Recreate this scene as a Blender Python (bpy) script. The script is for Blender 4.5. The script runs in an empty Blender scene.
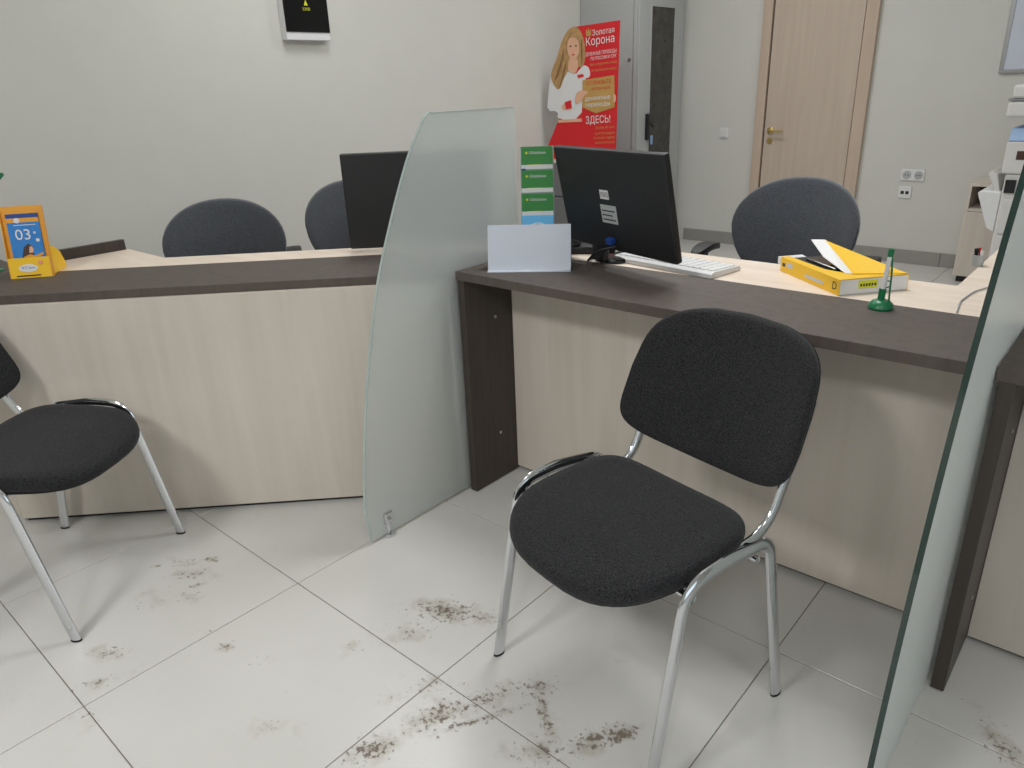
import bpy, bmesh, math, random
from mathutils import Vector, Matrix
from mathutils.geometry import delaunay_2d_cdt
random.seed(7)
S = bpy.context.scene
COL = S.collection
PI = math.pi

# ---------------------------------------------------------------- camera, world, lights, exposure
def setup_camera():
    f_px, pitch, roll, yaw = 734.07, 0.38449, -0.04069, -0.73205
    f = Vector((math.sin(yaw)*math.cos(pitch), math.cos(yaw)*math.cos(pitch), -math.sin(pitch)))
    r = Vector((math.cos(yaw), -math.sin(yaw), 0)); u = r.cross(f)
    r2 = r*math.cos(roll)+u*math.sin(roll); u2 = -r*math.sin(roll)+u*math.cos(roll)
    cam = bpy.data.cameras.new('camera'); o = bpy.data.objects.new('camera', cam); COL.objects.link(o)
    m = Matrix((r2, u2, -f)).transposed().to_4x4(); m.translation = Vector((0, 0, 1.34))
    o.matrix_world = m
    cam.sensor_width = 36; cam.sensor_fit = 'HORIZONTAL'; cam.lens = f_px/1024*36
    cam.clip_start = .02
    S.camera = o
setup_camera()
w = bpy.data.worlds.new('world'); S.world = w; w.use_nodes = True
w.node_tree.nodes['Background'].inputs[0].default_value = (.75, .85, 1, 1)
w.node_tree.nodes['Background'].inputs[1].default_value = .25
def area(name, loc, sx, sy, power, col, rot=(0, 0, 0)):
    l = bpy.data.lights.new(name, 'AREA'); l.shape = 'RECTANGLE'; l.size = sx; l.size_y = sy
    l.energy = power; l.color = col
    o = bpy.data.objects.new(name, l); COL.objects.link(o); o.location = loc; o.rotation_euler = rot
for x, y, e in ((-1.2, -1.4, 46), (.6, -1.4, 28), (.6, .4, 6), (-2.9, 2.4, 14), (-1.2, 2.4, 27), (-2.4, 4.4, 19), (-.7, 4.4, 6)):
    area('ceiling_lamp', (x, y, 2.88), .58, .58, e, (.985, .99, 1))
# daylight through the shop window in the right-hand wall
area('window_daylight', (3.45, -.6, 1.5), 1.7, 3.2, 20, (.72, .87, 1), (0, PI/2, 0))
S.view_settings.view_transform = 'Standard'; S.view_settings.look = 'None'
S.view_settings.gamma = 1; S.view_settings.use_curve_mapping = False
S.view_settings.exposure = 0.0

# ---------------------------------------------------------------- materials
def lin(c):
    return tuple(((v/255)/12.92 if v/255 <= .04045 else ((v/255+.055)/1.055)**2.4) for v in c)+(1,)
def base(name):
    m = bpy.data.materials.new(name); m.use_nodes = True
    return m, m.node_tree.nodes, m.node_tree.links, m.node_tree.nodes['Principled BSDF']
def plain(name, rgb, rough=.5, metal=0, spec=.5, var=.0, scale=20, bump=0, bscale=200, coat=0):
    m, N, L, b = base(name)
    b.inputs['Roughness'].default_value = rough; b.inputs['Metallic'].default_value = metal
    b.inputs['Specular IOR Level'].default_value = spec; b.inputs['Coat Weight'].default_value = coat
    tc = N.new('ShaderNodeTexCoord')
    n = N.new('ShaderNodeTexNoise'); n.inputs['Scale'].default_value = scale; n.inputs['Detail'].default_value = 4
    L.new(tc.outputs['Object'], n.inputs['Vector'])
    mx = N.new('ShaderNodeMixRGB'); c = lin(rgb)
    mx.inputs[1].default_value = tuple(v*(1-var) for v in c[:3])+(1,)
    mx.inputs[2].default_value = tuple(min(1, v*(1+var)) for v in c[:3])+(1,)
    L.new(n.outputs[0], mx.inputs[0]); L.new(mx.outputs[0], b.inputs['Base Color'])
    if bump:
        n2 = N.new('ShaderNodeTexNoise'); n2.inputs['Scale'].default_value = bscale; n2.inputs['Detail'].default_value = 2
        L.new(tc.outputs['Object'], n2.inputs['Vector'])
        bp = N.new('ShaderNodeBump'); bp.inputs['Strength'].default_value = bump; bp.inputs['Distance'].default_value = .002
        L.new(n2.outputs[0], bp.inputs['Height']); L.new(bp.outputs[0], b.inputs['Normal'])
    return m
def wood(name, c1, c2, rough, scl, pscale=2.5, axis_z=True, spec=.4):
    m, N, L, b = base(name); b.inputs['Roughness'].default_value = rough; b.inputs['Specular IOR Level'].default_value = spec
    g = N.new('ShaderNodeNewGeometry'); mp = N.new('ShaderNodeMapping'); mp.inputs['Scale'].default_value = scl
    L.new(g.outputs['Position'], mp.inputs['Vector'])
    n = N.new('ShaderNodeTexNoise'); n.inputs['Scale'].default_value = pscale; n.inputs['Detail'].default_value = 6; n.inputs['Distortion'].default_value = .6
    L.new(mp.outputs[0], n.inputs['Vector'])
    r = N.new('ShaderNodeValToRGB'); r.color_ramp.elements[0].position = .3; r.color_ramp.elements[1].position = .7
    r.color_ramp.elements[0].color = lin(c1); r.color_ramp.elements[1].color = lin(c2)
    L.new(n.outputs[0], r.inputs[0]); L.new(r.outputs[0], b.inputs['Base Color'])
    return m
def fabric(name, c1, c2, sheen=.1, scale=330):
    m, N, L, b = base(name); b.inputs['Roughness'].default_value = .95; b.inputs['Specular IOR Level'].default_value = .12
    b.inputs['Sheen Weight'].default_value = sheen
    tc = N.new('ShaderNodeTexCoord')
    n = N.new('ShaderNodeTexNoise'); n.inputs['Scale'].default_value = scale; n.inputs['Detail'].default_value = 3; n.inputs['Roughness'].default_value = .7
    L.new(tc.outputs['Object'], n.inputs['Vector'])
    r = N.new('ShaderNodeValToRGB'); r.color_ramp.elements[0].position = .36; r.color_ramp.elements[1].position = .66
    r.color_ramp.elements[0].color = lin(c1); r.color_ramp.elements[1].color = lin(c2)
    L.new(n.outputs[0], r.inputs[0]); L.new(r.outputs[0], b.inputs['Base Color'])
    bp = N.new('ShaderNodeBump'); bp.inputs['Strength'].default_value = .6; bp.inputs['Distance'].default_value = .002
    L.new(n.outputs[0], bp.inputs['Height']); L.new(bp.outputs[0], b.inputs['Normal'])
    return m
def frosted(name, rgb):
    m, N, L, b = base(name); out = N['Material Output']
    b.inputs['Base Color'].default_value = lin(rgb); b.inputs['Roughness'].default_value = .32
    b.inputs['Transmission Weight'].default_value = 1; b.inputs['IOR'].default_value = 1.3
    n = N.new('ShaderNodeTexNoise'); n.inputs['Scale'].default_value = 400
    df = N.new('ShaderNodeBsdfDiffuse'); df.inputs['Color'].default_value = lin((240, 243, 242))
    tl = N.new('ShaderNodeBsdfTranslucent'); tl.inputs['Color'].default_value = lin((244, 247, 246))
    m2 = N.new('ShaderNodeMixShader'); m2.inputs[0].default_value = .42
    L.new(df.outputs[0], m2.inputs[1]); L.new(tl.outputs[0], m2.inputs[2])
    mx = N.new('ShaderNodeMixShader')
    mr = N.new('ShaderNodeMapRange'); mr.inputs[3].default_value = .46; mr.inputs[4].default_value = .52
    L.new(n.outputs[0], mr.inputs[0]); L.new(mr.outputs[0], mx.inputs[0])
    L.new(b.outputs[0], mx.inputs[1]); L.new(m2.outputs[0], mx.inputs[2]); L.new(mx.outputs[0], out.inputs['Surface'])
    return m
M = {}
M['wall'] = plain('wall_paint', (208, 207, 200), .9, 0, .2, .03, 6, .15, 120)
M['ceil'] = plain('ceiling_paint', (235, 235, 230), .9)
M['grout'] = plain('grout', (120, 112, 104), .95, var=.1)
M['base'] = plain('grey_skirting', (150, 148, 142), .5, var=.06, scale=15)
M['birch'] = wood('light_birch_laminate', (203, 193, 181), (211, 202, 191), .5, (7, 7, .55))
M['deskbirch'] = wood('light_birch_desk', (226, 208, 190), (238, 224, 208), .4, (1.2, 9, 1))
M['wenge'] = wood('dark_wenge_laminate', (82, 73, 68), (92, 83, 77), .58, (9, 9, 1.5), 4)
M['wengeside'] = wood('dark_wenge_panel', (62, 54, 50), (72, 64, 59), .45, (14, 14, 1), 4)
M['door'] = wood('door_veneer', (188, 172, 157), (196, 181, 165), .5, (10, 10, .5))
M['doortrim'] = wood('door_trim_veneer', (188, 168, 150), (198, 180, 162), .5, (10, 10, .5))
M['chrome'] = plain('chrome', (215, 217, 220), .12, 1)
M['steel'] = plain('brushed_steel', (170, 172, 174), .3, 1)
M['blackfab'] = fabric('charcoal_fabric', (22, 22, 23), (58, 58, 60))
M['greyfab'] = fabric('grey_fabric', (60, 63, 68), (86, 89, 95), .45, 240)
M['black'] = plain('black_plastic', (26, 26, 28), .5, bump=.15, bscale=300)
M['blackgloss'] = plain('black_gloss', (16, 17, 18), .12)
M['rubber'] = plain('black_rubber', (30, 30, 30), .8)
M['white'] = plain('white_plastic', (225, 225, 225), .4)
M['paper'] = plain('white_paper', (200, 206, 217), .6)
M['offwhite'] = plain('offwhite_plastic', (214, 212, 208), .45)
M['cabgrey'] = plain('grey_powder_coat', (176, 179, 178), .5, var=.02)
M['cabdark'] = plain('dark_grey_powder_coat', (112, 112, 114), .5)
M['yellow'] = plain('yellow_card', (248, 198, 30), .4)
M['orange'] = plain('orange_card', (232, 160, 45), .45)
M['green'] = plain('green_plastic', (18, 112, 70), .3)
M['leafgreen'] = plain('green_print', (56, 134, 66), .4)
M['blue'] = plain('blue_print', (40, 128, 205), .4, var=.25, scale=30)
M['skyblue'] = plain('light_blue_print', (96, 178, 225), .4)
M['darkblue'] = plain('dark_blue_print', (30, 66, 140), .4)
M['paleblue'] = plain('pale_blue_panel', (140, 170, 208), .4)
M['red'] = plain('red_print', (214, 28, 36), .45)
M['pink'] = plain('pale_red_print', (240, 150, 130), .45)
M['gold'] = plain('gold_print', (192, 152, 84), .45, var=.12, scale=8)
M['skin'] = plain('skin_print', (226, 176, 146), .5)
M['hair'] = plain('hair_print', (184, 146, 96), .5, var=.35, scale=30)
M['darkhair'] = plain('dark_hair_print', (138, 104, 66), .5)
M['brown'] = plain('dark_brown_print', (70, 45, 38), .5)
M['lime'] = plain('yellow_green_print', (212, 214, 40), .5)
M['glassdark'] = plain('dark_glass_painted_reflections', (58, 55, 50), .1, var=.8, scale=14)  # lighter blotches in the colour imitate mottled reflections on the glass
M['brass'] = plain('brass', (205, 185, 120), .3, 1)
M['clear'] = plain('clear_acrylic', (225, 232, 235), .15)
M['clear'].node_tree.nodes['Principled BSDF'].inputs['Transmission Weight'].default_value = .6
M['frost'] = frosted('frosted_glass', (234, 242, 240))
M['glassedge'] = plain('green_glass_edge', (13, 44, 39), .08, spec=.8)
M['paleedge'] = plain('pale_glass_edge', (176, 190, 187), .15, spec=.8)
M['cable'] = plain('grey_cable', (165, 167, 170), .5)

def tile_mat():
    m, N, L, b = base('porcelain_tile')
    b.inputs['Specular IOR Level'].default_value = .45
    g = N.new('ShaderNodeNewGeometry')
    n = N.new('ShaderNodeTexNoise'); n.inputs['Scale'].default_value = 2.2; n.inputs['Detail'].default_value = 5
    L.new(g.outputs['Position'], n.inputs['Vector'])
    r = N.new('ShaderNodeValToRGB'); r.color_ramp.elements[0].position = .3; r.color_ramp.elements[1].position = .7
    r.color_ramp.elements[0].color = lin((205, 203, 198)); r.color_ramp.elements[1].color = lin((214, 212, 208))
    L.new(n.outputs[0], r.inputs[0])
    # muddy footprints: patches with their own place on the floor   (x, y, length, width, angle, strength)
    spots = [(-2.07, .74, .10, .05, 35, .62), (-1.99, .73, .10, .055, 40, .75), (-1.90, .66, .11, .05, 35, .55), (-1.84, .42, .12, .045, 40, .70),
             (-1.75, .36, .11, .05, 60, .62), (-1.66, .30, .08, .06, 50, .5), (-1.615, .628, .05, .03, 50, .9), (-1.72, .62, .06, .03, 50, .5),
             (-1.26, 1.09, .17, .075, 30, .95), (-1.17, 1.13, .10, .05, 20, .75), (-1.27, .98, .17, .09, 45, .55), (-1.10, .86, .15, .06, 45, .62),
             (-1.01, .83, .14, .07, 70, .92), (-.96, .93, .18, .055, 62, .85), (-1.06, .665, .09, .055, 60, 1.05),
             (-.885, 1.03, .10, .05, 40, .8), (-.82, .98, .12, .028, 140, .9), (-.69, 1.00, .12, .05, 62, 1.0), (-.76, .90, .12, .08, 50, .75),
             (-.02, 1.53, .16, .06, 130, .75), (.05, 1.45, .09, .05, 130, .7), (-1.30, .55, .09, .06, 60, .5), (-1.50, .66, .07, .04, 30, .45),
             (-1.35, .84, .10, .05, 50, .45), (-2.45, .16, .2, .1, 20, .4), (-2.02, .80, .05, .02, 30, .95), (-1.93, .71, .035, .02, 60, 1.0), (-2.12, .68, .05, .02, 30, .7), (-1.97, .59, .12, .08, 40, .45), (-.93, .87, .20, .02, 60, .9), (-.655, 1.04, .07, .03, 62, 1.3)]
    acc = None
    for x, y, a, wd, ang, st in spots:
        mp = N.new('ShaderNodeMapping'); mp.vector_type = 'TEXTURE'
        mp.inputs['Location'].default_value = (x, y, 0); mp.inputs['Rotation'].default_value = (0, 0, math.radians(ang))
        mp.inputs['Scale'].default_value = (a, wd, 1000)
        L.new(g.outputs['Position'], mp.inputs['Vector'])
        ln = N.new('ShaderNodeVectorMath'); ln.operation = 'LENGTH'; L.new(mp.outputs[0], ln.inputs[0])
        mr = N.new('ShaderNodeMapRange'); mr.inputs[1].default_value = 1.15; mr.inputs[2].default_value = .0
        mr.inputs[3].default_value = 0; mr.inputs[4].default_value = st
        L.new(ln.outputs['Value'], mr.inputs[0])
        if acc is None: acc = mr.outputs[0]
        else:
            mm = N.new('ShaderNodeMath'); mm.operation = 'MAXIMUM'; L.new(acc, mm.inputs[0]); L.new(mr.outputs[0], mm.inputs[1]); acc = mm.outputs[0]
    def blot(scale, detail, rough, gain, lo, hi, top):
        n2 = N.new('ShaderNodeTexNoise'); n2.inputs['Scale'].default_value = scale; n2.inputs['Detail'].default_value = detail; n2.inputs['Roughness'].default_value = rough
        L.new(g.outputs['Position'], n2.inputs['Vector'])
        th = N.new('ShaderNodeMath'); th.operation = 'MULTIPLY'; L.new(acc, th.inputs[0]); th.inputs[1].default_value = gain
        ad = N.new('ShaderNodeMath'); ad.operation = 'ADD'; L.new(th.outputs[0], ad.inputs[0]); L.new(n2.outputs[0], ad.inputs[1])
        q = N.new('ShaderNodeMapRange'); q.interpolation_type = 'SMOOTHSTEP'
        q.inputs[1].default_value = lo; q.inputs[2].default_value = hi; q.inputs[3].default_value = 0; q.inputs[4].default_value = top
        L.new(ad.outputs[0], q.inputs[0]); return q
    haze = blot(16, 5, .6, .42, .60, 1.0, .50)
    mr = blot(70, 5, .62, .31, .69, .83, .85)
    n3 = N.new('ShaderNodeTexNoise'); n3.inputs['Scale'].default_value = 5; L.new(g.outputs['Position'], n3.inputs['Vector'])
    mudc = N.new('ShaderNodeMixRGB'); mudc.inputs[1].default_value = lin((74, 58, 52)); mudc.inputs[2].default_value = lin((128, 116, 94))
    L.new(n3.outputs[0], mudc.inputs[0])
    hz = N.new('ShaderNodeMixRGB'); L.new(haze.outputs[0], hz.inputs[0]); L.new(r.outputs[0], hz.inputs[1]); hz.inputs[2].default_value = lin((146, 134, 112))
    r = hz
    mx = N.new('ShaderNodeMixRGB'); L.new(mr.outputs[0], mx.inputs[0]); L.new(r.outputs[0], mx.inputs[1]); L.new(mudc.outputs[0], mx.inputs[2])
    L.new(mx.outputs[0], b.inputs['Base Color'])
    rr = N.new('ShaderNodeMapRange'); rr.inputs[3].default_value = .3; rr.inputs[4].default_value = .8
    L.new(mr.outputs[0], rr.inputs[0]); L.new(rr.outputs[0], b.inputs['Roughness'])
    return m
M['tile'] = tile_mat()

# ---------------------------------------------------------------- helpers
def empty(name, loc=(0, 0, 0), rz=0, label=None, cat=None, group=None):
    o = bpy.data.objects.new(name, None); COL.objects.link(o); o.empty_display_size = .1
    o.location = loc; o.rotation_euler = (0, 0, rz); tag(o, label, cat, group); return o
def tag(o, label=None, cat=None, group=None, kind=None):
    if label: o['label'] = label
    if cat: o['category'] = cat
    if group: o['group'] = group
    if kind: o['kind'] = kind
    return o
def obj(name, bm, mat, parent=None, smooth=False, loc=None, rot=None, bevel=0, seg=2, mats=None):
    bmesh.ops.recalc_face_normals(bm, faces=bm.faces[:])
    if bevel:
        es = [e for e in bm.edges if len(e.link_faces) == 2 and e.calc_face_angle(0) > .5]
        bmesh.ops.bevel(bm, geom=es, offset=bevel, segments=seg, affect='EDGES', profile=.5)
    me = bpy.data.meshes.new(name); bm.to_mesh(me); bm.free()
    if mats:
        for q in mats: me.materials.append(M[q])
    else: me.materials.append(M[mat])
    if smooth:
        for p in me.polygons: p.use_smooth = True
        try: me.set_sharp_from_angle(angle=math.radians(40))
        except Exception: pass
    o = bpy.data.objects.new(name, me); COL.objects.link(o)
    if parent: o.parent = parent
    if loc: o.location = loc
    if rot: o.rotation_euler = rot
    return o
def box(x0, x1, y0, y1, z0, z1, bm=None):
    bm = bm or bmesh.new()
    v = [bm.verts.new(p) for p in ((x0, y0, z0), (x1, y0, z0), (x1, y1, z0), (x0, y1, z0), (x0, y0, z1), (x1, y0, z1), (x1, y1, z1), (x0, y1, z1))]
    for f in ((3, 2, 1, 0), (4, 5, 6, 7), (0, 1, 5, 4), (1, 2, 6, 5), (2, 3, 7, 6), (3, 0, 4, 7)): bm.faces.new([v[i] for i in f])
    return bm
def prism(pts, d0, d1, plane='xy', bm=None):
    """polygon extruded: 'xy' along z, 'xz' along y, 'yz' along x"""
    bm = bm or bmesh.new()
    def P(a, b, d): return (a, b, d) if plane == 'xy' else ((a, d, b) if plane == 'xz' else (d, a, b))
    lo = [bm.verts.new(P(a, b, d0)) for a, b in pts]; hi = [bm.verts.new(P(a, b, d1)) for a, b in pts]
    n = len(pts)
    bm.faces.new(lo[::-1]); bm.faces.new(hi)
    for i in range(n): bm.faces.new((lo[i], lo[(i+1) % n], hi[(i+1) % n], hi[i]))
    return bm
def fillet(pts, rad, seg=8):
    pts = [Vector(p) for p in pts]; out = [pts[0]]
    if not isinstance(rad, (list, tuple)): rad = [rad]*(len(pts)-2)
    for i in range(1, len(pts)-1):
        a, b, c = pts[i-1], pts[i], pts[i+1]
        d1 = (a-b); d2 = (c-b); t = min(rad[i-1], d1.length*.49, d2.length*.49)
        p = b+d1.normalized()*t; q = b+d2.normalized()*t
        for k in range(seg+1):
            s = k/seg; out.append(p*(1-s)**2+b*2*s*(1-s)+q*s*s)
    out.append(pts[-1]); return out
def tube(pts, rx, ry=None, n=12, side=None, bm=None):
    bm = bm or bmesh.new(); ry = ry or rx
    pts = [Vector(p) for p in pts]; rings = []
    ref = Vector(side) if side else None; prev = None
    for i, p in enumerate(pts):
        t = (pts[min(i+1, len(pts)-1)]-pts[max(i-1, 0)]).normalized()
        if ref: a = ref-t*ref.dot(t)
        elif prev is None: a = t.orthogonal()
        else: a = prev-t*prev.dot(t)
        a.normalize(); prev = a; b = t.cross(a)
        rings.append([bm.verts.new(p+a*rx*math.cos(2*PI*k/n)+b*ry*math.sin(2*PI*k/n)) for k in range(n)])
    for i in range(len(rings)-1):
        for k in range(n): bm.faces.new((rings[i][k], rings[i][(k+1) % n], rings[i+1][(k+1) % n], rings[i+1][k]))
    bm.faces.new(rings[0][::-1]); bm.faces.new(rings[-1])
    return bm
def lathe(prof, n=20, c=(0, 0, 0), bm=None):
    bm = bm or bmesh.new(); rings = []
    for r, z in prof: rings.append([bm.verts.new((c[0]+r*math.cos(2*PI*k/n), c[1]+r*math.sin(2*PI*k/n), c[2]+z)) for k in range(n)])
    for i in range(len(rings)-1):
        for k in range(n): bm.faces.new((rings[i][k], rings[i][(k+1) % n], rings[i+1][(k+1) % n], rings[i+1][k]))
    bm.faces.new(rings[0][::-1]); bm.faces.new(rings[-1])
    return bm
def pad(outline, rings, deform, n=48):
    """cushion: outline(t)->(u,v), rings=[(scale,w)], deform(u,v,w)->xyz"""
    bm = bmesh.new(); R = []
    o = [outline(2*PI*k/n) for k in range(n)]
    for s, wv in rings: R.append([bm.verts.new(deform(u*s, v*s, wv)) for u, v in o])
    for i in range(len(R)-1):
        for k in range(n): bm.faces.new((R[i][k], R[i][(k+1) % n], R[i+1][(k+1) % n], R[i+1][k]))
    for ring, wv, rev in ((R[0], rings[0][1], True), (R[-1], rings[-1][1], False)):
        c = bm.verts.new(deform(0, 0, wv))
        for k in range(n): bm.faces.new((ring[k], ring[(k+1) % n], c))
    return bm
def sup(t, a, b, e=3.0):
    c, s = math.cos(t), math.sin(t)
    return a*math.copysign(abs(c)**(2/e), c), b*math.copysign(abs(s)**(2/e), s)
def cushion_rings(th, full=(.25, .5, .7, .84)):
    """ring list: flat underside, rounded rim, slightly crowned top"""
    r = [(s, 0) for s in full]
    for k in range(7):
        a = -PI/2+PI*k/6
        r.append((.955+.045*math.cos(a), th*.5+th*.42*math.sin(a)))
    r += [(s, th*(.92+.08*(1-s))) for s in full[::-1]]
    return r
def text(body, size, mat, parent, loc, rot, name='lettering', align='CENTER', sx=1, ext=.0004, bold=0, width=None):
    """flat printed lettering; glyph outlines filled by winding number"""
    cu = bpy.data.curves.new('t', 'FONT'); cu.body = body; cu.size = 1; cu.align_x = align
    cu.dimensions = '2D'; cu.fill_mode = 'NONE'; cu.resolution_u = 3; cu.offset = min(.03, bold*.6/size)
    o = bpy.data.objects.new('t', cu); COL.objects.link(o)
    dg = bpy.context.evaluated_depsgraph_get(); dg.update()
    me = bpy.data.meshes.new_from_object(o.evaluated_get(dg)); bpy.data.objects.remove(o); bpy.data.curves.remove(cu)
    nxt = {}
    for e in me.edges:
        i, j = e.vertices; nxt.setdefault(i, []).append(j); nxt.setdefault(j, []).append(i)
    seen = set(); loops = []
    for i in sorted(nxt):
        if i in seen: continue
        lp = [i]; seen.add(i); cur = i
        while True:
            c = [j for j in nxt[cur] if j not in seen]
            if not c: break
            cur = min(c) if len(lp) == 1 else c[0]
            lp.append(cur); seen.add(cur)
        loops.append([me.vertices[k].co.xy.to_tuple() for k in lp])
    bpy.data.meshes.remove(me)
    loops = sorted([l for l in loops if len(l) > 2], key=lambda l: min(p[0] for p in l))
    glyphs = []
    for l in loops:                                  # outlines that overlap sideways belong to one glyph
        x0, x1 = min(p[0] for p in l), max(p[0] for p in l)
        if glyphs and x0 < glyphs[-1][0]: glyphs[-1][0] = max(x1, glyphs[-1][0]); glyphs[-1][1].append(l)
        else: glyphs.append([x1, [l]])
    def wind(p, ls):
        r = 0
        for l in ls:
            for k in range(len(l)):
                (ax, ay), (bx, by) = l[k-1], l[k]
                if (ay > p[1]) != (by > p[1]) and p[0] < (bx-ax)*(p[1]-ay)/(by-ay)+ax: r += 1 if by > ay else -1
        return r
    bm = bmesh.new()
    for _, ls in glyphs:
        vs = []; es = []
        for l in ls:
            n0 = len(vs); vs += [Vector(p) for p in l]; es += [(n0+k, n0+(k+1) % len(l)) for k in range(len(l))]
        cv, _e, cf, *_r = delaunay_2d_cdt(vs, es, [], 0, 1e-5)
        bv = [bm.verts.new((v.x, v.y, 0)) for v in cv]
        for f in cf:
            c = sum((cv[i] for i in f), Vector((0, 0)))/len(f)
            if wind(c, ls): bm.faces.new([bv[i] for i in f])
    bmesh.ops.scale(bm, vec=(size, size, size), verts=bm.verts[:])
    for f in bm.faces:
        f.normal_update()
        if f.normal.z < 0: f.normal_flip()
    if width:
        xs = [v.co.x for v in bm.verts]; sx = width/max(1e-6, max(xs)-min(xs))
    m2 = bpy.data.meshes.new(name); bm.to_mesh(m2); bm.free(); m2.materials.append(M[mat])
    t = bpy.data.objects.new(name, m2); COL.objects.link(t); t.parent = parent
    t.location = loc; t.rotation_euler = rot; t.scale = (sx, 1, 1)
    return t
def copy_tree(o, parent=None):
    c = o.copy(); COL.objects.link(c); c.parent = parent
    for ch in list(o.children): copy_tree(ch, c)
    return c

# ---------------------------------------------------------------- room shell
WX, WY, CZ = -3.85, 6.03, 2.9
fl = obj('floor', box(WX-.05, 3.55, -3.05, WY+.05, -.06, -.0022), 'grout'); tag(fl, 'pale polished tile floor with muddy footprints', kind='structure')
def tile_mesh():
    bm = box(-.2988, .2988, -.2988, .2988, -.008, 0)
    top = [e for e in bm.edges if all(v.co.z > -.001 for v in e.verts)]
    bmesh.ops.bevel(bm, geom=top, offset=.0012, segments=1, affect='EDGES')
    me = bpy.data.meshes.new('tile'); bm.to_mesh(me); bm.free(); me.materials.append(M['tile']); return me
tm = tile_mesh()
for i in range(-4, 9):
    for j in range(-6, 10):
        x = -1.698+.6*i+.3; y = .304+.6*j+.3
        if x+.3 < WX or x > 3.3 or y-.3 > WY or y < -3: continue
        sx = sy = 1
        if x-.3 < WX: sx = (x+.3-WX)/.6; x = (x+.3+WX)/2     # tiles cut to fit at the walls
        if y+.3 > WY: sy = (WY-y+.3)/.6; y = (WY+y-.3)/2
        t = bpy.data.objects.new('tile', tm); COL.objects.link(t); t.parent = fl; t.location = (x, y, random.uniform(-.0003, .0003)); t.scale = (sx, sy, 1)
tag(obj('wall_left', box(WX-.1, WX, -3, WY, 0, CZ), 'wall'), 'plain cream painted wall behind the left counter', kind='structure')
tag(obj('wall_back', box(WX-.1, 3.6, WY, WY+.1, 0, CZ), 'wall'), 'plain cream painted wall with the door', kind='structure')
tag(obj('wall_right', box(3.5, 3.6, -3, WY, 0, CZ), 'wall'), 'plain cream wall out of view on the right', kind='structure')
tag(obj('wall_front', box(WX-.1, 3.6, -3.1, -3, 0, CZ), 'wall'), 'plain cream wall behind the customers', kind='structure')
tag(obj('ceiling', box(WX-.1, 3.6, -3.1, WY+.1, CZ, CZ+.08), 'ceil'), 'white ceiling', kind='structure')
# skirting boards
bb = obj('baseboard_back', box(-3.25, -2.665, WY-.012, WY, 0, .1), 'base'); tag(bb, 'grey tiled skirting along the door wall', kind='structure')
for x0 in (-1.77, -1.165, -.56, .045, .65, 1.255, 1.86):
    obj('skirting_tile', box(x0, x0+.602, WY-.012, WY, 0, .1), 'base', bb, bevel=.0015, seg=1)
bl = obj('baseboard_left', box(WX, WX+.012, 2.6, 5.2, 0, .1), 'base'); tag(bl, 'grey skirting along the left wall', kind='structure')

# door in the back wall
d = empty('door_1', (-2.25, WY, 0), label='light veneered interior door with brass handle', cat=None); d['kind'] = 'structure'
obj('door_leaf', box(-.315, .345, -.03, -.002, .01, 2.02), 'door', d, bevel=.002)
for x0, x1 in ((-.40, -.326), (.352, .44)):
    obj('door_trim', box(x0, x1, -.045, -.001, 0, 2.03), 'doortrim', d, bevel=.004)
obj('door_trim', box(-.40, .44, -.045, -.001, 2.032, 2.11), 'doortrim', d, bevel=.004)
obj('gap_shadow', box(-.326, -.315, -.012, -.001, 0, 2.03), 'brown', d)
hd = obj('door_handle', lathe([(.026, 0), (.026, .008), (.012, .012), (.010, .045)], 16), 'brass', d, True, (-.265, -.03, .94), (PI/2, 0, 0))
obj('lever', tube(fillet([(0, 0, .04), (.004, .0, .05), (.12, -.004, .05)], .01), .008, .008, 10), 'brass', hd, True)
obj('keyhole_plate', lathe([(.022, 0), (.022, .006)], 16), 'brass', d, True, (-.265, -.03, .86), (PI/2, 0, 0))

# ---------------------------------------------------------------- counters
SLAB0, TOP = .772, .80
# left diagonal counter
lc = empty('reception_counter', (-2.5, 1.1, 0), label='diagonal birch counter with dark top on the left, behind the frosted screen', cat='counter')
lx, ly = -2.5, 1.1
def loc2(pts): return [(a-lx, b-ly) for a, b in pts]
obj('front_panel', prism(loc2([(-1.70, 1.55), (-2.75, .50), (-2.775, .518), (-1.70, 1.593)]), .016, SLAB0, 'xy'), 'birch', lc, bevel=.001, seg=1)
obj('shadow_line_strip', prism(loc2([(-1.70, 1.575), (-2.76, .515), (-2.775, .525), (-1.70, 1.60)]), 0, .03), 'black', lc)  # added dark strip, draws the shadow line below the front panel
obj('side_panel', prism(loc2([(-2.752, .50), (-3.84, .50), (-3.84, .518), (-2.777, .518)]), .016, SLAB0, 'xy'), 'birch', lc, bevel=.001, seg=1)
obj('counter_top', prism(loc2([(-1.695, 1.578), (-2.773, .495), (-3.845, .495), (-3.845, .80), (-2.94, .80), (-1.695, 2.045)]), SLAB0, TOP), 'wenge', lc, bevel=.0015)
obj('desk_top', prism(loc2([(-1.695, 2.047), (-2.941, .802), (-3.079, .802), (-3.079, 1.18), (-2.775, 1.18), (-1.695, 2.26)]), TOP-.027, TOP-.001), 'deskbirch', lc, bevel=.0012)
obj('edge_board', prism(loc2([(-3.082, .802), (-3.104, .802), (-3.104, 1.17), (-3.082, 1.17)]), .70, .838), 'wengeside', lc, bevel=.001)
obj('foot_panel', prism(loc2([(-2.98, 1.0), (-2.96, 1.0), (-2.96, 1.16), (-2.98, 1.16)]), 0, TOP-.027), 'birch', lc)
obj('end_panel', prism(loc2([(-1.72, 1.62), (-1.70, 1.62), (-1.70, 2.22), (-1.72, 2.22)]), 0, SLAB0), 'birch', lc)

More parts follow.
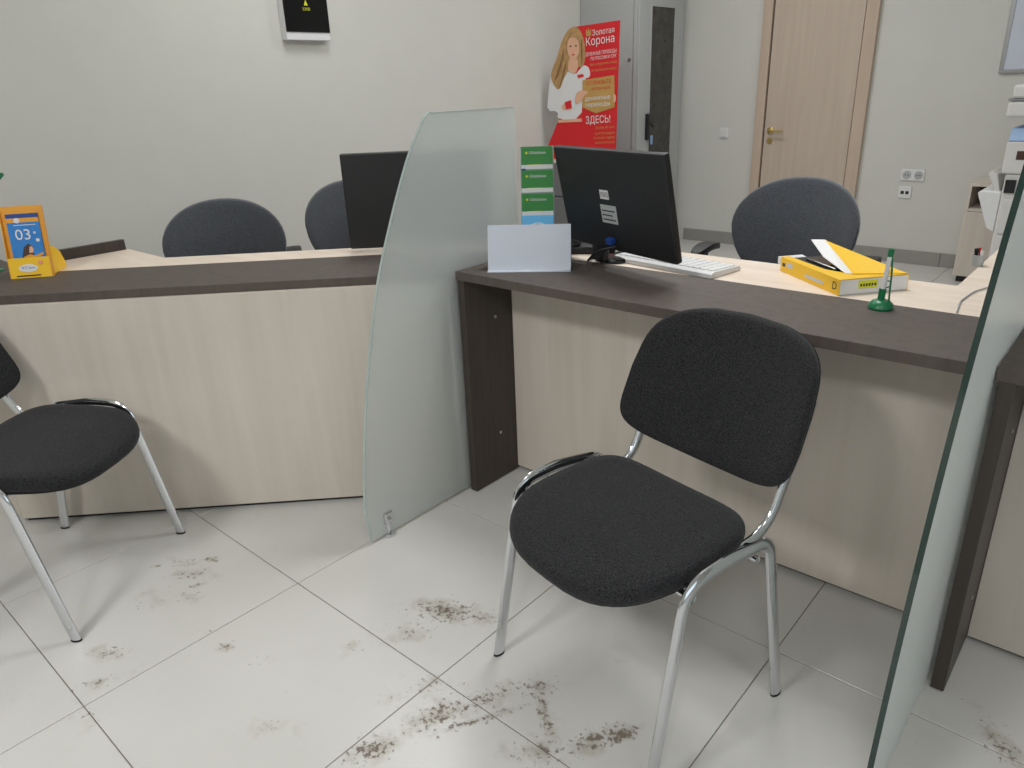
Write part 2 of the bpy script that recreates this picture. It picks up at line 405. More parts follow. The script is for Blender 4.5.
def straight_counter(x0, x1, label, wing=False, name='service_counter'):
    c = empty(name, (x0, 1.61, 0), label=label, cat='counter')
    W = x1-x0
    sp = obj('side_panel', box(.008, .036, 0, .63, .004, SLAB0), 'wengeside', c, bevel=.001)
    for (py, pz) in ((.14, .185), (.14, .62)):
        obj('screw_cap', lathe([(.006, 0), (.0055, .0012)], 12), 'steel', sp, True, (.0362, py, pz), (0, PI/2, 0))
    obj('front_panel', box(.037, W-.002, .225, .243, .015, SLAB0), 'birch', c, bevel=.001, seg=1)
    obj('shadow_line_strip', box(.037, W-.002, .2435, .258, 0, .03), 'black', c)  # black strip in place of the shade under the panel
    obj('counter_top', box(0, W, 0, .34, SLAB0, TOP), 'wenge', c, bevel=.0015)
    if wing:
        pts = [(0, .342), (W, .342), (W, 1.35), (W-.20, 1.35), (W-.20, 1.0), (W-.20, .60), (0, .60)]
    else:
        pts = [(0, .342), (W, .342), (W, .62), (0, .62)]
    if wing:
        pts = [(0, .342), (W, .342), (W, 1.30), (W-.17, 1.30), (W-.17, .59), (W-.17-.02, .59), (W-.17-.02, .62), (0, .62)]
        pts = [(0, .342), (W, .342), (W, 1.30), (W-.187, 1.30), (W-.187, .62), (0, .62)]
    obj('desk_top', prism(pts, TOP-.027, TOP-.001), 'deskbirch', c, bevel=.0012)
    obj('rear_foot', box(W-.03, W-.012, .40, .60, 0, TOP-.027), 'birch', c)
    return c
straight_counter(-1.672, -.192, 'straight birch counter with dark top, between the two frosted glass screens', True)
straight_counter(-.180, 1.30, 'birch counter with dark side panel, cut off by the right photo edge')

# ---------------------------------------------------------------- frosted glass screens (sail shaped, standing on edge)
prof = [(1.168, .012), (1.160, .10), (1.164, .18), (1.19, .36), (1.235, .576), (1.298, .806), (1.377, .996), (1.458, 1.156), (1.52, 1.247), (1.545, 1.273), (1.56, 1.281)]
def smooth_prof(p, n=6):
    out = []
    for i in range(len(p)-1):
        p0 = p[max(i-1, 0)]; p1 = p[i]; p2 = p[i+1]; p3 = p[min(i+2, len(p)-1)]
        for k in range(n):
            t = k/n
            out.append(tuple(.5*((2*p1[a])+(-p0[a]+p2[a])*t+(2*p0[a]-5*p1[a]+4*p2[a]-p3[a])*t*t+(-p0[a]+3*p1[a]-3*p2[a]+p3[a])*t**3) for a in (0, 1)))
    return out+[p[-1]]
def glass_screen(xc, dy, label, edge_mat, th=.010, back=1.93, foot=1.240):
    g = empty('glass_screen', (xc, 1.3+dy, 0), label=label, cat='glass screen', group='frosted screens between the counters')
    q = [(a-1.3, b) for a, b in smooth_prof(prof)]
    curve = q[:]
    poly = q+[(back-1.3-.0, 1.277), (back-1.3, .012)]
    obj('glass_pane', prism(poly, -th/2+.0006, th/2-.0006, 'yz'), 'frost', g)
    # polished front edge of the pane, a thin strip following the curve
    bm = bmesh.new(); pts = curve
    vs = []
    for i, (a, b) in enumerate(pts):
        a0, b0 = pts[max(i-1, 0)]; a1, b1 = pts[min(i+1, len(pts)-1)]
        t = Vector((a1-a0, b1-b0)).normalized(); nrm = Vector((-t.y, t.x))
        row = []
        for xx, k in ((-th/2, .0002), (th/2, .0002), (th/2, .0016), (-th/2, .0016)):
            row.append(bm.verts.new((xx, a+nrm.x*k, b+nrm.y*k)))
        vs.append(row)
    for i in range(len(vs)-1):
        for k in range(4): bm.faces.new((vs[i][k], vs[i][(k+1) % 4], vs[i+1][(k+1) % 4], vs[i+1][k]))
    bm.faces.new(vs[0][::-1]); bm.faces.new(vs[-1])
    obj('polished_edge', bm, edge_mat, g)
    obj('top_edge', box(-th/2, th/2, 1.56-1.3, back-1.3, 1.2774, 1.2792), edge_mat, g)
    # chrome clamp foot
    cl = obj('clamp', lathe([(.020, 0), (.022, .003), (.022, .010), (.009, .013), (.009, .042), (.013, .044), (.013, .05)], 20), 'chrome', g, True, (0, foot-1.3, 0))
    obj('clamp_jaw', box(-.012, .012, -.018, .018, .046, .090), 'chrome', cl, bevel=.005)
    obj('clamp_screw', lathe([(.006, 0), (.006, .004)], 10), 'steel', cl, True, (.012, 0, .068), (0, PI/2, 0))
    return g
glass_screen(-1.6805, 0, 'frosted glass screen left of the white sign, its chrome clamp foot showing', 'paleedge')
glass_screen(-.1865, 0, 'frosted glass screen at the right edge with dark green polished edge', 'glassedge', foot=1.19)

# ---------------------------------------------------------------- visitor chairs
def visitor_chair(label):
    c = empty('visitor_chair', label=label, cat='chair', group='black visitor chairs with chrome frames')
    # seat: origin centre, rounded trapezoid with a waterfall front
    def so(t):
        rear = math.sin(t) > 0
        u, v = sup(t, .232, .17 if rear else .240, 5.0 if rear else 2.9)
        return u*(1-(.05*v/.17 if rear else 0)), v
    def sd(u, v, wv):
        fr = max(0, (-v-.10)/.135)
        sag = .012*(1-min(1, (u/.22)**2))*(1 if wv > .02 else 0)
        return (u, v-.03, .432+wv-.026*fr**1.8-sag*.5+.010*(v/.2))
    obj('seat', pad(so, cushion_rings(.052), sd), 'blackfab', c, True)
    def sso(t):
        u, v = so(t); return u*.93, v*.93
    obj('seat_shell', pad(sso, [(.3, 0), (.7, 0), (.96, 0), (1, .004), (1, .014), (.9, .016)], lambda u, v, wv: (u, v-.03, .420+wv-.022*max(0, (-v-.10)/.135)**1.8+.010*v/.2)), 'rubber', c, True)
    # backrest
    def bo(t):
        u, v = sup(t, .243, .139, 4.4 if math.sin(t) > 0 else 6.5)
        k = v/.139
        return u*(1-.07*k if k > 0 else 1-.02*k), v-(.030 if v < 0 else -.018)*(1-(u/.243)**2)*abs(k)**.5
    def bd(u, v, wv):
        z = .681+v
        y = .226+.125*(z-.52)/.3-.055*(u/.243)**2*1.0-wv
        return (u, y+.012, z)
    obj('backrest', pad(bo, cushion_rings(.042), bd), 'blackfab', c, True)
    obj('back_shell', pad(lambda t: tuple(q*.95 for q in bo(t)), [(.3, 0), (.8, 0), (.97, .002), (1, .008), (.95, .012)], lambda u, v, wv: bd(u, v, -wv)), 'rubber', c, True)
    for s in (-1, 1):
        pts = fillet([(s*.258, -.218, .004), (s*.256, -.135, .468), (s*.256, -.02, .474), (s*.252, .125, .455), (s*.258, .208, .004)], [.062, .02, .038], 10)
        fr = obj('leg_frame', tube(pts, .0085, .0155, 14, (1, 0, 0)), 'chrome', c, True)
        for yy in (-.218, .208):
            obj('foot_cap', tube([(s*.258, yy, .0), (s*.258, yy, .006)], .0090, .0160, 14, (1, 0, 0)), 'rubber', fr, True)
        up = fillet([(s*.205, .02, .424), (s*.205, .185, .432), (s*.205, .305, .70)], [.065], 10)
        obj('back_upright', tube(up, .0085, .0145, 14, (1, 0, 0)), 'chrome', c, True)
        obj('bracket', tube([(s*.19, -.10, .425), (s*.246, -.105, .452)], .006, .006, 8), 'black', c, True)
        obj('bracket', tube([(s*.19, .095, .425), (s*.246, .11, .448)], .006, .006, 8), 'chrome', c, True)
        obj('frame_bolt', lathe([(.009, 0), (.009, .008), (.005, .011)], 12), 'rubber', c, True, (s*.248, -.125, .43), (0, s*PI/2, 0))
    for yy in (-.10, .10):
        obj('cross_tube', tube([(-.245, yy, .416), (.245, yy, .416)], .008, .008, 10), 'chrome', c, True)
    return c
ch = visitor_chair('black fabric visitor chair on chrome legs in front of the right counter')
ch.location = (-.737, 1.220, 0); ch.rotation_euler.z = math.radians(-12)
ch2 = copy_tree(ch); ch2['label'] = 'black fabric visitor chair cut off by the left photo edge'
ch2.location = (-2.285, .478, 0); ch2.rotation_euler.z = math.radians(123.5)

# ---------------------------------------------------------------- office chairs
def office_chair(label):
    c = empty('office_chair', label=label, cat='office chair', group='grey upholstered office chairs behind the counters')
    def bo(t):
        if math.sin(t) >= 0: return sup(t, .255, .185, 2.25)
        u, v = sup(t, .255, .30, 2.25)
        return u*(1-.25*(-v/.30)**1.5), v
    def bd(u, v, wv):
        return (u, .20+.10*(v/.27)*.5-.10*(u/.255)**2-wv+.03*(v/.27)**2, .762+v)
    obj('backrest', pad(bo, cushion_rings(.06), bd), 'greyfab', c, True)
    obj('back_shell', pad(lambda t: tuple(q*.93 for q in bo(t)), [(.3, 0), (.8, 0), (.97, .002), (1, .01), (.95, .014)], lambda u, v, wv: bd(u, v, -wv)), 'black', c, True)
    obj('seat', pad(lambda t: sup(t, .245, .235, 2.8), cushion_rings(.075), lambda u, v, wv: (u, v-.04, .42+wv)), 'greyfab', c, True)
    obj('back_bar', tube(fillet([(0, .05, .41), (0, .26, .42), (0, .25, .70)], .08), .03, .008, 12, (1, 0, 0)), 'black', c, True)
    for s in (-1, 1):
        obj('armrest_post', tube(fillet([(s*.18, -.02, .41), (s*.325, -.02, .41), (s*.325, -.03, .658)], .05), .018, .010, 10, (0, 1, 0)), 'black', c, True)
        obj('armrest', pad(lambda t: sup(t, .033, .13, 2.6), cushion_rings(.03), lambda u, v, wv: (s*.325+u, v-.03, .658+wv-.02*(v/.13)**2)), 'black', c, True, None)
    obj('gas_column', lathe([(.03, .08), (.03, .22), (.016, .225), (.016, .42)], 16), 'black', c, True)
    for k in range(5):
        a = 2*PI*k/5+.3; dx, dy = math.cos(a), math.sin(a)
        br = obj('base_arm', tube([(0, 0, .10), (dx*.15, dy*.15, .095), (dx*.29, dy*.29, .068)], .022, .014, 10, (-dy, dx, 0)), 'black', c, True)
        obj('caster', lathe([(.012, -.022), (.027, -.018), (.027, .018), (.012, .022)], 16), 'rubber', br, True, (dx*.28, dy*.28, .027), (PI/2, 0, a))
    return c
oc = office_chair('grey office chair behind the right counter, in front of the door')
def place(o, x, y, rz, z=0): o.location = (x, y, z); o.rotation_euler.z = math.radians(rz)
place(oc, -1.135, 2.96, 5)
oc2 = copy_tree(oc); oc2['label'] = 'grey office chair at the left counter with its whole rounded back showing'; place(oc2, -2.998, 1.54, 60)
for o in oc2.children:
    if o.name.split('.')[0] in ('backrest', 'back_shell', 'seat', 'back_bar', 'armrest', 'armrest_post'): o.location.z -= .018
oc3 = copy_tree(oc); oc3['label'] = 'grey office chair half hidden behind the black monitor'; place(oc3, -2.885, 2.18, 60)

# ---------------------------------------------------------------- monitors, keyboard
def monitor(name, label, loc, rz, w, h, tilt, sticker, zb, stand_y=.05, sx=0):
    """origin on the desk; back of the panel faces local -y; zb = height of the lower edge"""
    c = empty(name, loc, rz, label, 'monitor', 'black flat monitors seen from behind')
    hs = obj('housing', box(-w/2, w/2, -.014, .010, 0, h), 'black', c, loc=(0, 0, zb), rot=(tilt, 0, 0), bevel=.006)
    obj('screen', box(-w/2+.015, w/2-.015, .0098, .0112, .018, h-.015), 'blackgloss', hs)
    if sticker:
        obj('barcode_sticker', box(-.048, -.008, -.0148, -.0138, .165, .193), 'white', hs)
        for k in range(6): obj('barcode_line', box(-.044+k*.006, -.0425+k*.006+.001*(k % 2), -.0151, -.0146, .171, .187), 'black', hs)
        obj('rating_plate', box(-.055, .018, -.0148, -.0138, .090, .147), 'cabgrey', hs)
        for k in range(3): obj('plate_print', box(-.050, .010-.012*(k % 2), -.0151, -.0146, .099+.014*k, .103+.014*k), 'black', hs)
        obj('blue_plug', box(-.035, -.008, -.034, -.0135, .026, .046), 'darkblue', hs, bevel=.003)
    obj('stand_neck', box(sx-.03, sx+.03, -.008, .018, .008, zb+.06), 'black', c, bevel=.006)
    def bo(t): return sup(t, .062, .048, 2.2)
    obj('stand_base', pad(bo, [(.3, 0), (.8, 0), (1, .001), (1, .008), (.95, .013), (.5, .016)], lambda u, v, wv: (u+sx, v+stand_y, wv)), 'blackgloss', c, True)
    return c
monitor('computer_monitor', 'black monitor seen from behind with two white stickers, on the right counter', (-1.241, 1.918, TOP), -.285, .50, .313, .22, True, .058, .055, -.115)
monitor('computer_monitor', 'black monitor on the left counter, partly hidden by the frosted screen', (-2.048, 1.812, TOP), PI/4, .52, .335, .02, False, .010, .03)

kb = empty('keyboard', (-1.13, 2.045, TOP), math.radians(-8), 'white keyboard lying under the right monitor', 'keyboard')
obj('case', prism([(-.075, 0), (.075, 0), (.075, .010), (.065, .015), (-.062, .019), (-.075, .013)], -.190, .190, 'yz'), 'white', kb, bevel=.002)
for r in range(5):
    for k in range(14):
        obj('key', box(-.182+k*.0262, -.159+k*.0262, -.058+r*.0235, -.037+r*.0235, .010, .0215-.0009*r), 'white', kb)

# cables behind the right monitor
def cable(name, pts, r, mat, label, rad=.03):
    return tag(obj(name, tube(fillet(pts, rad, 6), r, r, 8), mat, smooth=True), label, 'cable')
cable('monitor_cable', [(-1.245, 1.885, .875), (-1.30, 1.86, .86), (-1.36, 1.90, .815), (-1.40, 1.96, .804), (-1.375, 2.08, .804), (-1.33, 2.2, .804)], .0035, 'black', 'black signal cable looping down behind the right monitor')
cable('power_cable', [(-1.275, 1.89, .868), (-1.31, 1.885, .83), (-1.355, 1.95, .805), (-1.37, 2.05, .805), (-1.385, 2.16, .805)], .003, 'black', 'thin black power cable on the desk below the right monitor')
cable('mouse_cable', [(-.323, 1.956, .802), (-.338, 2.06, .802), (-.33, 2.18, .802), (-.29, 2.30, .802), (-.22, 2.40, .802)], .002, 'cable', 'thin grey cable curving over the desk beside the right glass screen')
# headset-like dark coil beside the leaflet rack
ph = empty('desk_telephone', (-1.49, 2.12, TOP), .5, 'black desk telephone half hidden behind the leaflet rack and monitor', 'telephone')
obj('body', prism([(-.09, 0), (.09, 0), (.09, .06), (-.09, .025)], -.08, .08, 'yz'), 'black', ph, bevel=.006)
obj('handset', tube(fillet([(-.055, -.085, .035), (-.055, -.08, .065), (-.055, .08, .095), (-.055, .09, .06)], .03), .022, .016, 12), 'black', ph, True)

# ---------------------------------------------------------------- white sign holder
sg = empty('sign_holder', (-1.4755, 1.745, TOP), math.radians(35), 'blank white tent sign lying in front of the leaflet rack', 'sign')
obj('front_sheet', prism([(0, .002), (.0022, .002), (.037, .137), (.035, .138)], -.131, .131, 'yz'), 'paper', sg)
obj('rear_sheet', prism([(.037, .137), (.035, .138), (.085, .002), (.0875, .002)], -.131, .131, 'yz'), 'paper', sg)
obj('base_lip', prism([(-.022, 0), (.0875, 0), (.0875, .002), (-.022, .002)], -.131, .131, 'yz'), 'paper', sg)

# ---------------------------------------------------------------- leaflet rack
lr = empty('leaflet_rack', (-1.565, 1.903, TOP), math.radians(38), 'clear rack of three green leaflets beside the right monitor', 'leaflet rack')
obj('back_plate', box(-.056, .056, .075, .078, 0, .355), 'clear', lr)
obj('rack_base', box(-.056, .056, -.03, .078, 0, .003), 'clear', lr)
tiers = [(.285, .055), (.213, .030), (.141, .005)]
for z, y in tiers:
    pk = obj('pocket', prism([(y, z-.09 if z > .1 else .003), (y+.003, z-.09 if z > .1 else .003), (y+.003, z), (y, z)], -.055, .055, 'yz'), 'clear', lr)
    lf = obj('leaflet', prism([(y+.005, z-.07), (y+.007, z-.07), (y+.011, z+.07), (y+.009, z+.07)], -.052, .052, 'yz'), 'leafgreen', lr)
    obj('white_band', box(-.052, .052, y+.0030, y+.0060, z-.004, z+.013), 'white', lf)
    text('Сбербанк', .012, 'white', lf, (.002, y+.0075, z+.047), (PI/2, 0, 0), width=.056)
    obj('emblem', lathe([(.004, 0), (.004, .0012)], 10), 'lime', lf, True, (-.034, y+.0078, z+.051), (PI/2, 0, 0))
    obj('small_print', box(-.034, .014, y+.0035, y+.0062, z+.012, z+.014), 'lime', lf)
b0 = obj('leaflet', prism([(-.0275, .003), (-.0255, .003), (.002, .142), (0, .142)], -.052, .052, 'yz'), 'skyblue', lr)
obj('white_arc', tube([(-.05+.1*k/10, -.0065-.007*(abs(k-5)/5)**2, .117-.03*(abs(k-5)/5)**2) for k in range(11)], .0035, .002, 6), 'white', b0)
obj('blue_corner', prism([(-.052, .273), (-.052, .287), (-.038, .287), (-.032, .273)], .0545, .0564, 'xz'), 'darkblue', lr)

# ---------------------------------------------------------------- yellow product box
yb = empty('yellow_box', (-.598, 1.962, TOP-.0005), math.atan2(.151, .122), 'open yellow and white product box lying on the right counter', 'box')
# local x = short white end direction, local y = long side going left-back
A, B, H = .195, .30, .042
obj('base_tray', box(0, A, 0, B, 0, .002), 'white', yb)
obj('white_end', box(0, A, 0, .002, 0, H), 'white', yb)
obj('yellow_side', box(-.002, 0, 0, B, 0, H), 'yellow', yb)
obj('rear_side', box(A, A+.002, 0, B, 0, H), 'yellow', yb)
obj('far_end', box(0, A, B-.002, B, 0, H*.7), 'white', yb)
obj('end_flap', prism([(B, .012), (B+.028, .016), (B+.030, .036), (B, .034)], .004, A*.42, 'yz'), 'white', yb)
obj('top_panel', prism([(0, 0), (A, 0), (A, .03), (.06, .055), (.028, .12), (.022, B), (0, B)], H-.0016, H), 'yellow', yb)
def sheet(name, q, mat, parent, th=.0015):
    bm = bmesh.new(); lo = [bm.verts.new(p) for p in q]; hi = [bm.verts.new((p[0], p[1], p[2]+th)) for p in q]; n = len(q)
    bm.faces.new(lo[::-1]); bm.faces.new(hi)
    for i in range(n): bm.faces.new((lo[i], lo[(i+1) % n], hi[(i+1) % n], hi[i]))
    return obj(name, bm, mat, parent)
ld = sheet('lid', [(.062, .045, H+.001), (A, .004, H+.001), (A+.001, B*.93, H+.002), (.105, B*.86, H+.050)], 'yellow', yb)
sheet('lid_flap', [(.062, .045, H+.0005), (.105, B*.86, H+.0495), (.080, B*.96, H+.046), (.058, B*.60, H+.018), (.050, .06, H+.0002)], 'white', ld)
sheet('lid_lining', [(.068, .05, H+.0003), (A-.003, .02, H+.0003), (A-.003, B*.9, H+.0012), (.108, B*.84, H+.0485)], 'white', ld, .0008)
obj('black_tray', box(.026, A-.01, .06, B-.006, .012, .038), 'black', yb, bevel=.004)
dv = obj('black_device', box(.045, A-.07, .10, B-.05, .038, .046), 'blackgloss', yb, bevel=.004)
obj('inner_card', box(.06, A-.004, .150, .152, .012, H+.006), 'orange', yb)
obj('shipping_label', box(.052, .105, -.0026, -.0002, .016, .036), 'lime', yb)
for k in range(6): obj('label_print', box(.056+k*.008, .061+k*.008, -.003, -.0024, .021, .028), 'black', yb)
text('D', .03, 'black', yb, (.138, -.0006, .010), (PI/2, 0, 0))
text('D', .03, 'black', yb, (-.0026, .022, .012), (PI/2, 0, -PI/2))
obj('side_print', box(-.0028, -.0018, .075, .165, .012, .020), 'paper', yb)
obj('side_print', box(-.0028, -.0018, .235, .265, .018, .032), 'paper', yb)
obj('side_print', box(-.0028, -.0018, .275, .290, .016, .026), 'brown', yb)
text('A', .022, 'black', yb, (A-.035, .022, H+.0072), (0, 0, 0))

# ---------------------------------------------------------------- pen stand
pn = empty('pen_stand', (-.478, 1.90, TOP), .3, 'green desk pen standing in a green base on the right counter', 'pen')
obj('pen_base', lathe([(.028, 0), (.030, .004), (.028, .012), (.020, .020), (.012, .023), (.004, .024)], 24), 'green', pn, True)
obj('socket', tube([(-.002, 0, .018), (-.001, 0, .050)], .0085, .0085, 12), 'green', pn, True)
pe = obj('pen_barrel', tube([(-.001, 0, .045), (.004, 0, .130)], .006, .0055, 12), 'white', pn, True)
obj('pen_cap', tube([(.004, 0, .129), (.005, 0, .148)], .0072, .0065, 12), 'green', pe, True)
obj('pen_cord', tube(fillet([(.007, .0, .138), (.013, -.004, .09), (.014, -.006, .05), (.016, -.006, .018)], .02), .0022, .0022, 8), 'green', pn, True)

# ---------------------------------------------------------------- yellow brochure holder on the left counter
bh = empty('brochure_holder', (-2.862, .765, TOP), math.radians(52), 'orange card holder with blue 03 leaflet standing on the left counter', 'brochure holder')
bh.scale = (1, 1, .945)
obj('back_card', prism([(.010, 0), (.0125, 0), (.055, .245), (.0525, .245)], -.064, .064, 'yz'), 'orange', bh)
obj('pocket_front', prism([(-.006, 0), (-.004, 0), (.008, .07), (.006, .07)], -.064, .064, 'yz'), 'yellow', bh)
obj('side_wall', prism([(-.006, 0), (.012, 0), (.055, .245), (.044, .24), (.006, .07)], .0645, .0665, 'yz'), 'orange', bh)
obj('side_wall', prism([(-.006, 0), (.012, 0), (.055, .245), (.044, .24), (.006, .07)], -.0665, -.0645, 'yz'), 'orange', bh)
lt = math.atan2(.0425, .245)
lf = obj('leaflet', box(-.050, .050, -.003, -.001, .03, .222), 'blue', bh, loc=(0, .009, 0), rot=(-lt, 0, 0))
obj('blue_header', box(-.050, .050, -.0036, -.0029, .208, .222), 'darkblue', lf)
obj('orange_band', box(-.050, .050, -.0036, -.0029, .192, .207), 'orange', lf)
obj('white_oval', lathe([(.009, 0), (.009, .0008)], 20), 'white', lf, True, (-.018, -.0036, .199), (PI/2, 0, 0))
text('03', .052, 'white', lf, (-.006, -.0034, .132), (PI/2, 0, 0), bold=.0004)
obj('small_print', box(.026, .034, -.0036, -.0029, .150, .158), 'paper', lf)
obj('cloud', lathe([(.006, 0), (.006, .0006)], 14), 'white', lf, True, (.036, -.0032, .128), (PI/2, 0, 0))
obj('small_print', box(-.03, .038, -.0036, -.0029, .181, .184), 'paper', lf)
obj('printed_hair', prism([(-.022, .07), (-.012, .105), (.004, .118), (.018, .105), (.016, .075), (-.004, .066)], -.0034, -.0029, 'xz'), 'brown', lf)
obj('printed_face', prism([(.002, .085), (.006, .106), (.014, .108), (.018, .096), (.014, .084)], -.0040, -.0033, 'xz'), 'skin', lf)
obj('printed_dress', prism([(-.025, .045), (-.016, .072), (.004, .080), (.020, .074), (.046, .085), (.047, .078), (.018, .060), (.016, .045)], -.0040, -.0033, 'xz'), 'orange', lf)
ov = obj('white_badge', pad(lambda t: sup(t, .030, .014, 2), [(.5, 0), (1, 0), (1, .001), (.5, .001)], lambda u, v, wv: (u-.005, -.0002-wv, .034+v), 24), 'white', bh)
ov.rotation_euler.x = -math.atan2(.012, .07); ov.location.y = -.0062
text('МТС банк', .013, 'darkblue', bh, (-.005, -.0022, .031), (PI/2-.17, 0, 0), width=.042)
obj('red_badge', lathe([(.007, 0), (.007, .001)], 14), 'pink', bh, True, (.036, .0008, .052), (PI/2-.17, 0, 0))
obj('lower_print', box(-.045, .03, -.0066, -.0052, .006, .010), 'brown', bh)
obj('support_wing', prism([(.012, 0), (.150, 0), (.145, .025), (.125, .062), (.090, .088), (.035, .104)], .055, .057, 'yz'), 'yellow', bh)
obj('support_wing', prism([(.012, 0), (.150, 0), (.145, .025), (.125, .062), (.090, .088), (.035, .104)], -.057, -.055, 'yz'), 'yellow', bh)

# small green pennant whose tip just reaches into the frame
gc = empty('desk_pennant', (-3.081, .735, TOP), math.radians(45), 'small green desk pennant whose tip shows at the far left photo edge', 'pennant')
obj('foot_plate', lathe([(.035, 0), (.035, .004), (.012, .010), (.005, .012)], 20, (-.03, 0, 0)), 'green', gc, True)
obj('pole', tube([(-.03, 0, .01), (-.03, 0, .35)], .003, .003, 8), 'steel', gc, True)
obj('pennant_cloth', prism([(-.028, .215), (-.028, .345), (.03, .340), (.098, .334), (.10, .326), (.03, .265)], -.001, .001, 'xz'), 'green', gc)

# ---------------------------------------------------------------- cup on the desk wing
cp = empty('desk_cup', (-.385, 2.50, TOP), 0, 'small grey cup with red and black tops beside the right glass screen', 'cup')
cp.scale = (.8, .8, .72)
obj('cup_body', lathe([(.018, 0), (.022, .045), (.020, .045), (.016, .004)], 20), 'cabgrey', cp, True)
obj('stamp', lathe([(.006, .02), (.006, .052), (.008, .055), (.008, .068), (.004, .07)], 14, (-.010, 0, 0)), 'black', cp, True)
obj('marker', tube([(.006, .004, .01), (-.002, .004, .072)], .004, .004, 10), 'red', cp, True)
obj('paper_note', box(.004, .014, -.012, -.010, .02, .064), 'white', cp)

# ---------------------------------------------------------------- tall grey cabinet
tc = empty('tall_cabinet', (-3.55, 5.615, 0), 0, 'tall grey metal cabinet with dark glass strip in the corner', 'cabinet')
cx0, cx1, cy0, cy1 = -.295, .228, -.345, .34
obj('carcass', box(cx0, cx1, cy0, cy1, .05, 2.15), 'cabgrey', tc, bevel=.004)
obj('plinth', box(cx0+.02, cx1-.02, cy0+.02, cy1-.02, 0, .05), 'black', tc)
dr = obj('door', box(cx1, cx1+.022, cy0+.005, cy1-.005, .06, 2.14), 'cabgrey', tc, bevel=.003)
obj('glass_strip', box(cx1+.0215, cx1+.0235, -.17, .175, .12, 1.87), 'glassdark', dr)
obj('door_frame', box(cx1+.0215, cx1+.028, -.182, -.17, .11, 1.88), 'cabgrey', dr)
obj('door_frame', box(cx1+.0215, cx1+.028, .175, .187, .11, 1.88), 'cabgrey', dr)
obj('door_frame', box(cx1+.0215, cx1+.028, -.17, .175, 1.87, 1.88), 'cabgrey', dr)
h = obj('handle', box(cx1+.022, cx1+.05, -.225, -.195, .90, 1.10), 'black', dr, bevel=.006)
obj('lever', tube([(cx1+.045, -.21, 1.04), (cx1+.06, -.15, 1.0)], .008, .008, 10), 'black', h, True)
obj('key', box(cx1+.024, cx1+.03, -.14, -.11, .86, .93), 'paleblue', dr)
obj('side_seam', box(cx1-.03, cx1-.024, cy0-.001, cy0+.002, .06, 2.14), 'steel', tc)
obj('side_lock', lathe([(.014, 0), (.014, .006), (.006, .008)], 14), 'steel', tc, True, (cx1-.06, cy0, 1.50), (PI/2, 0, 0))

# ---------------------------------------------------------------- standing promotional board (flat printed cut-out)
PY = 4.75
sb = empty('promo_standee', (-3.45, PY, 0), 0, 'red cardboard standee with printed woman in white, beside the tall cabinet', 'standee')
dc = empty('drawer_cabinet', (-3.47, 4.85, 0), 0, 'grey drawer cabinet with pale top carrying the red standee', 'cabinet')
obj('carcass', box(-.36, .36, -.19, .24, .03, .78), 'cabdark', dc, bevel=.003)
obj('plinth', box(-.34, .34, -.17, .22, 0, .03), 'black', dc)
obj('top', box(-.37, .37, -.20, .245, .78, .80), 'offwhite', dc, bevel=.002)
for k in range(3):
    dw = obj('drawer', box(-.345, .345, -.206, -.190, .05+.243*k, .283+.243*k), 'cabdark', dc, bevel=.002)
    obj('handle', box(-.06, .06, -.222, -.206, .20+.243*k, .215+.243*k), 'steel', dw, bevel=.003)
def chaikin(p, it=2):
    for _ in range(it):
        q = []
        for i in range(len(p)):
            (a, b), (c, d) = p[i], p[(i+1) % len(p)]
            q += [(.75*a+.25*c, .75*b+.25*d), (.25*a+.75*c, .25*b+.75*d)]
        p = q
    return p
def pl(name, pts, lay, mat, parent=None, th=.0012):
    if name in ('hair', 'face', 'neck', 'hand', 'fringe', 'hair_lock', 'eye', 'mouth', 'nose', 'finger'): pts = chaikin(pts)
    if name == 'printed_woman': pts = chaikin(pts, 1)
    return obj(name, prism([(a+3.45, b) for a, b in pts], -.004-.0014*lay-th, -.004-.0014*lay, 'xz'), mat, parent or sb)
board = obj('board', prism([(a+3.45, b) for a, b in [(-3.505, 1.724), (-3.13, 1.737), (-3.149, .9), (-3.152, .802), (-3.80, .802), (-3.79, .86), (-3.78, .902), (-3.677, 1.084), (-3.60, 1.2), (-3.52, 1.3)]], -.004, .004, 'xz'), 'red', sb)
obj('easel_strut', prism([(.004, .802), (.17, .802), (.165, .806), (.004, 1.4)], -.02, .02, 'yz'), 'paper', sb)
woman = pl('printed_woman', [(-3.614, 1.417), (-3.57, 1.428), (-3.51, 1.405), (-3.466, 1.443), (-3.437, 1.467), (-3.397, 1.456), (-3.377, 1.42), (-3.38, 1.382), (-3.424, 1.377), (-3.445, 1.294), (-3.455, 1.094), (-3.682, 1.091), (-3.676, 1.155), (-3.783, 1.156), (-3.771, 1.262), (-3.75, 1.382), (-3.732, 1.421), (-3.70, 1.44)], 0, 'white')
woman['label'] = 'printed woman in a white sweater'
pl('hair', [(-3.507, 1.729), (-3.559, 1.718), (-3.602, 1.684), (-3.647, 1.611), (-3.674, 1.536), (-3.721, 1.46), (-3.744, 1.395), (-3.714, 1.341), (-3.661, 1.293), (-3.618, 1.384), (-3.579, 1.428), (-3.55, 1.47), (-3.432, 1.445), (-3.419, 1.548), (-3.429, 1.635), (-3.466, 1.699)], 1, 'hair', woman)
pl('neck', [(-3.564, 1.53), (-3.492, 1.526), (-3.482, 1.45), (-3.509, 1.41), (-3.561, 1.427), (-3.579, 1.441)], 2, 'skin', woman)
pl('face', [(-3.559, 1.656), (-3.508, 1.655), (-3.478, 1.626), (-3.471, 1.563), (-3.492, 1.52), (-3.526, 1.499), (-3.56, 1.524), (-3.581, 1.569), (-3.58, 1.62)], 3, 'skin', woman)
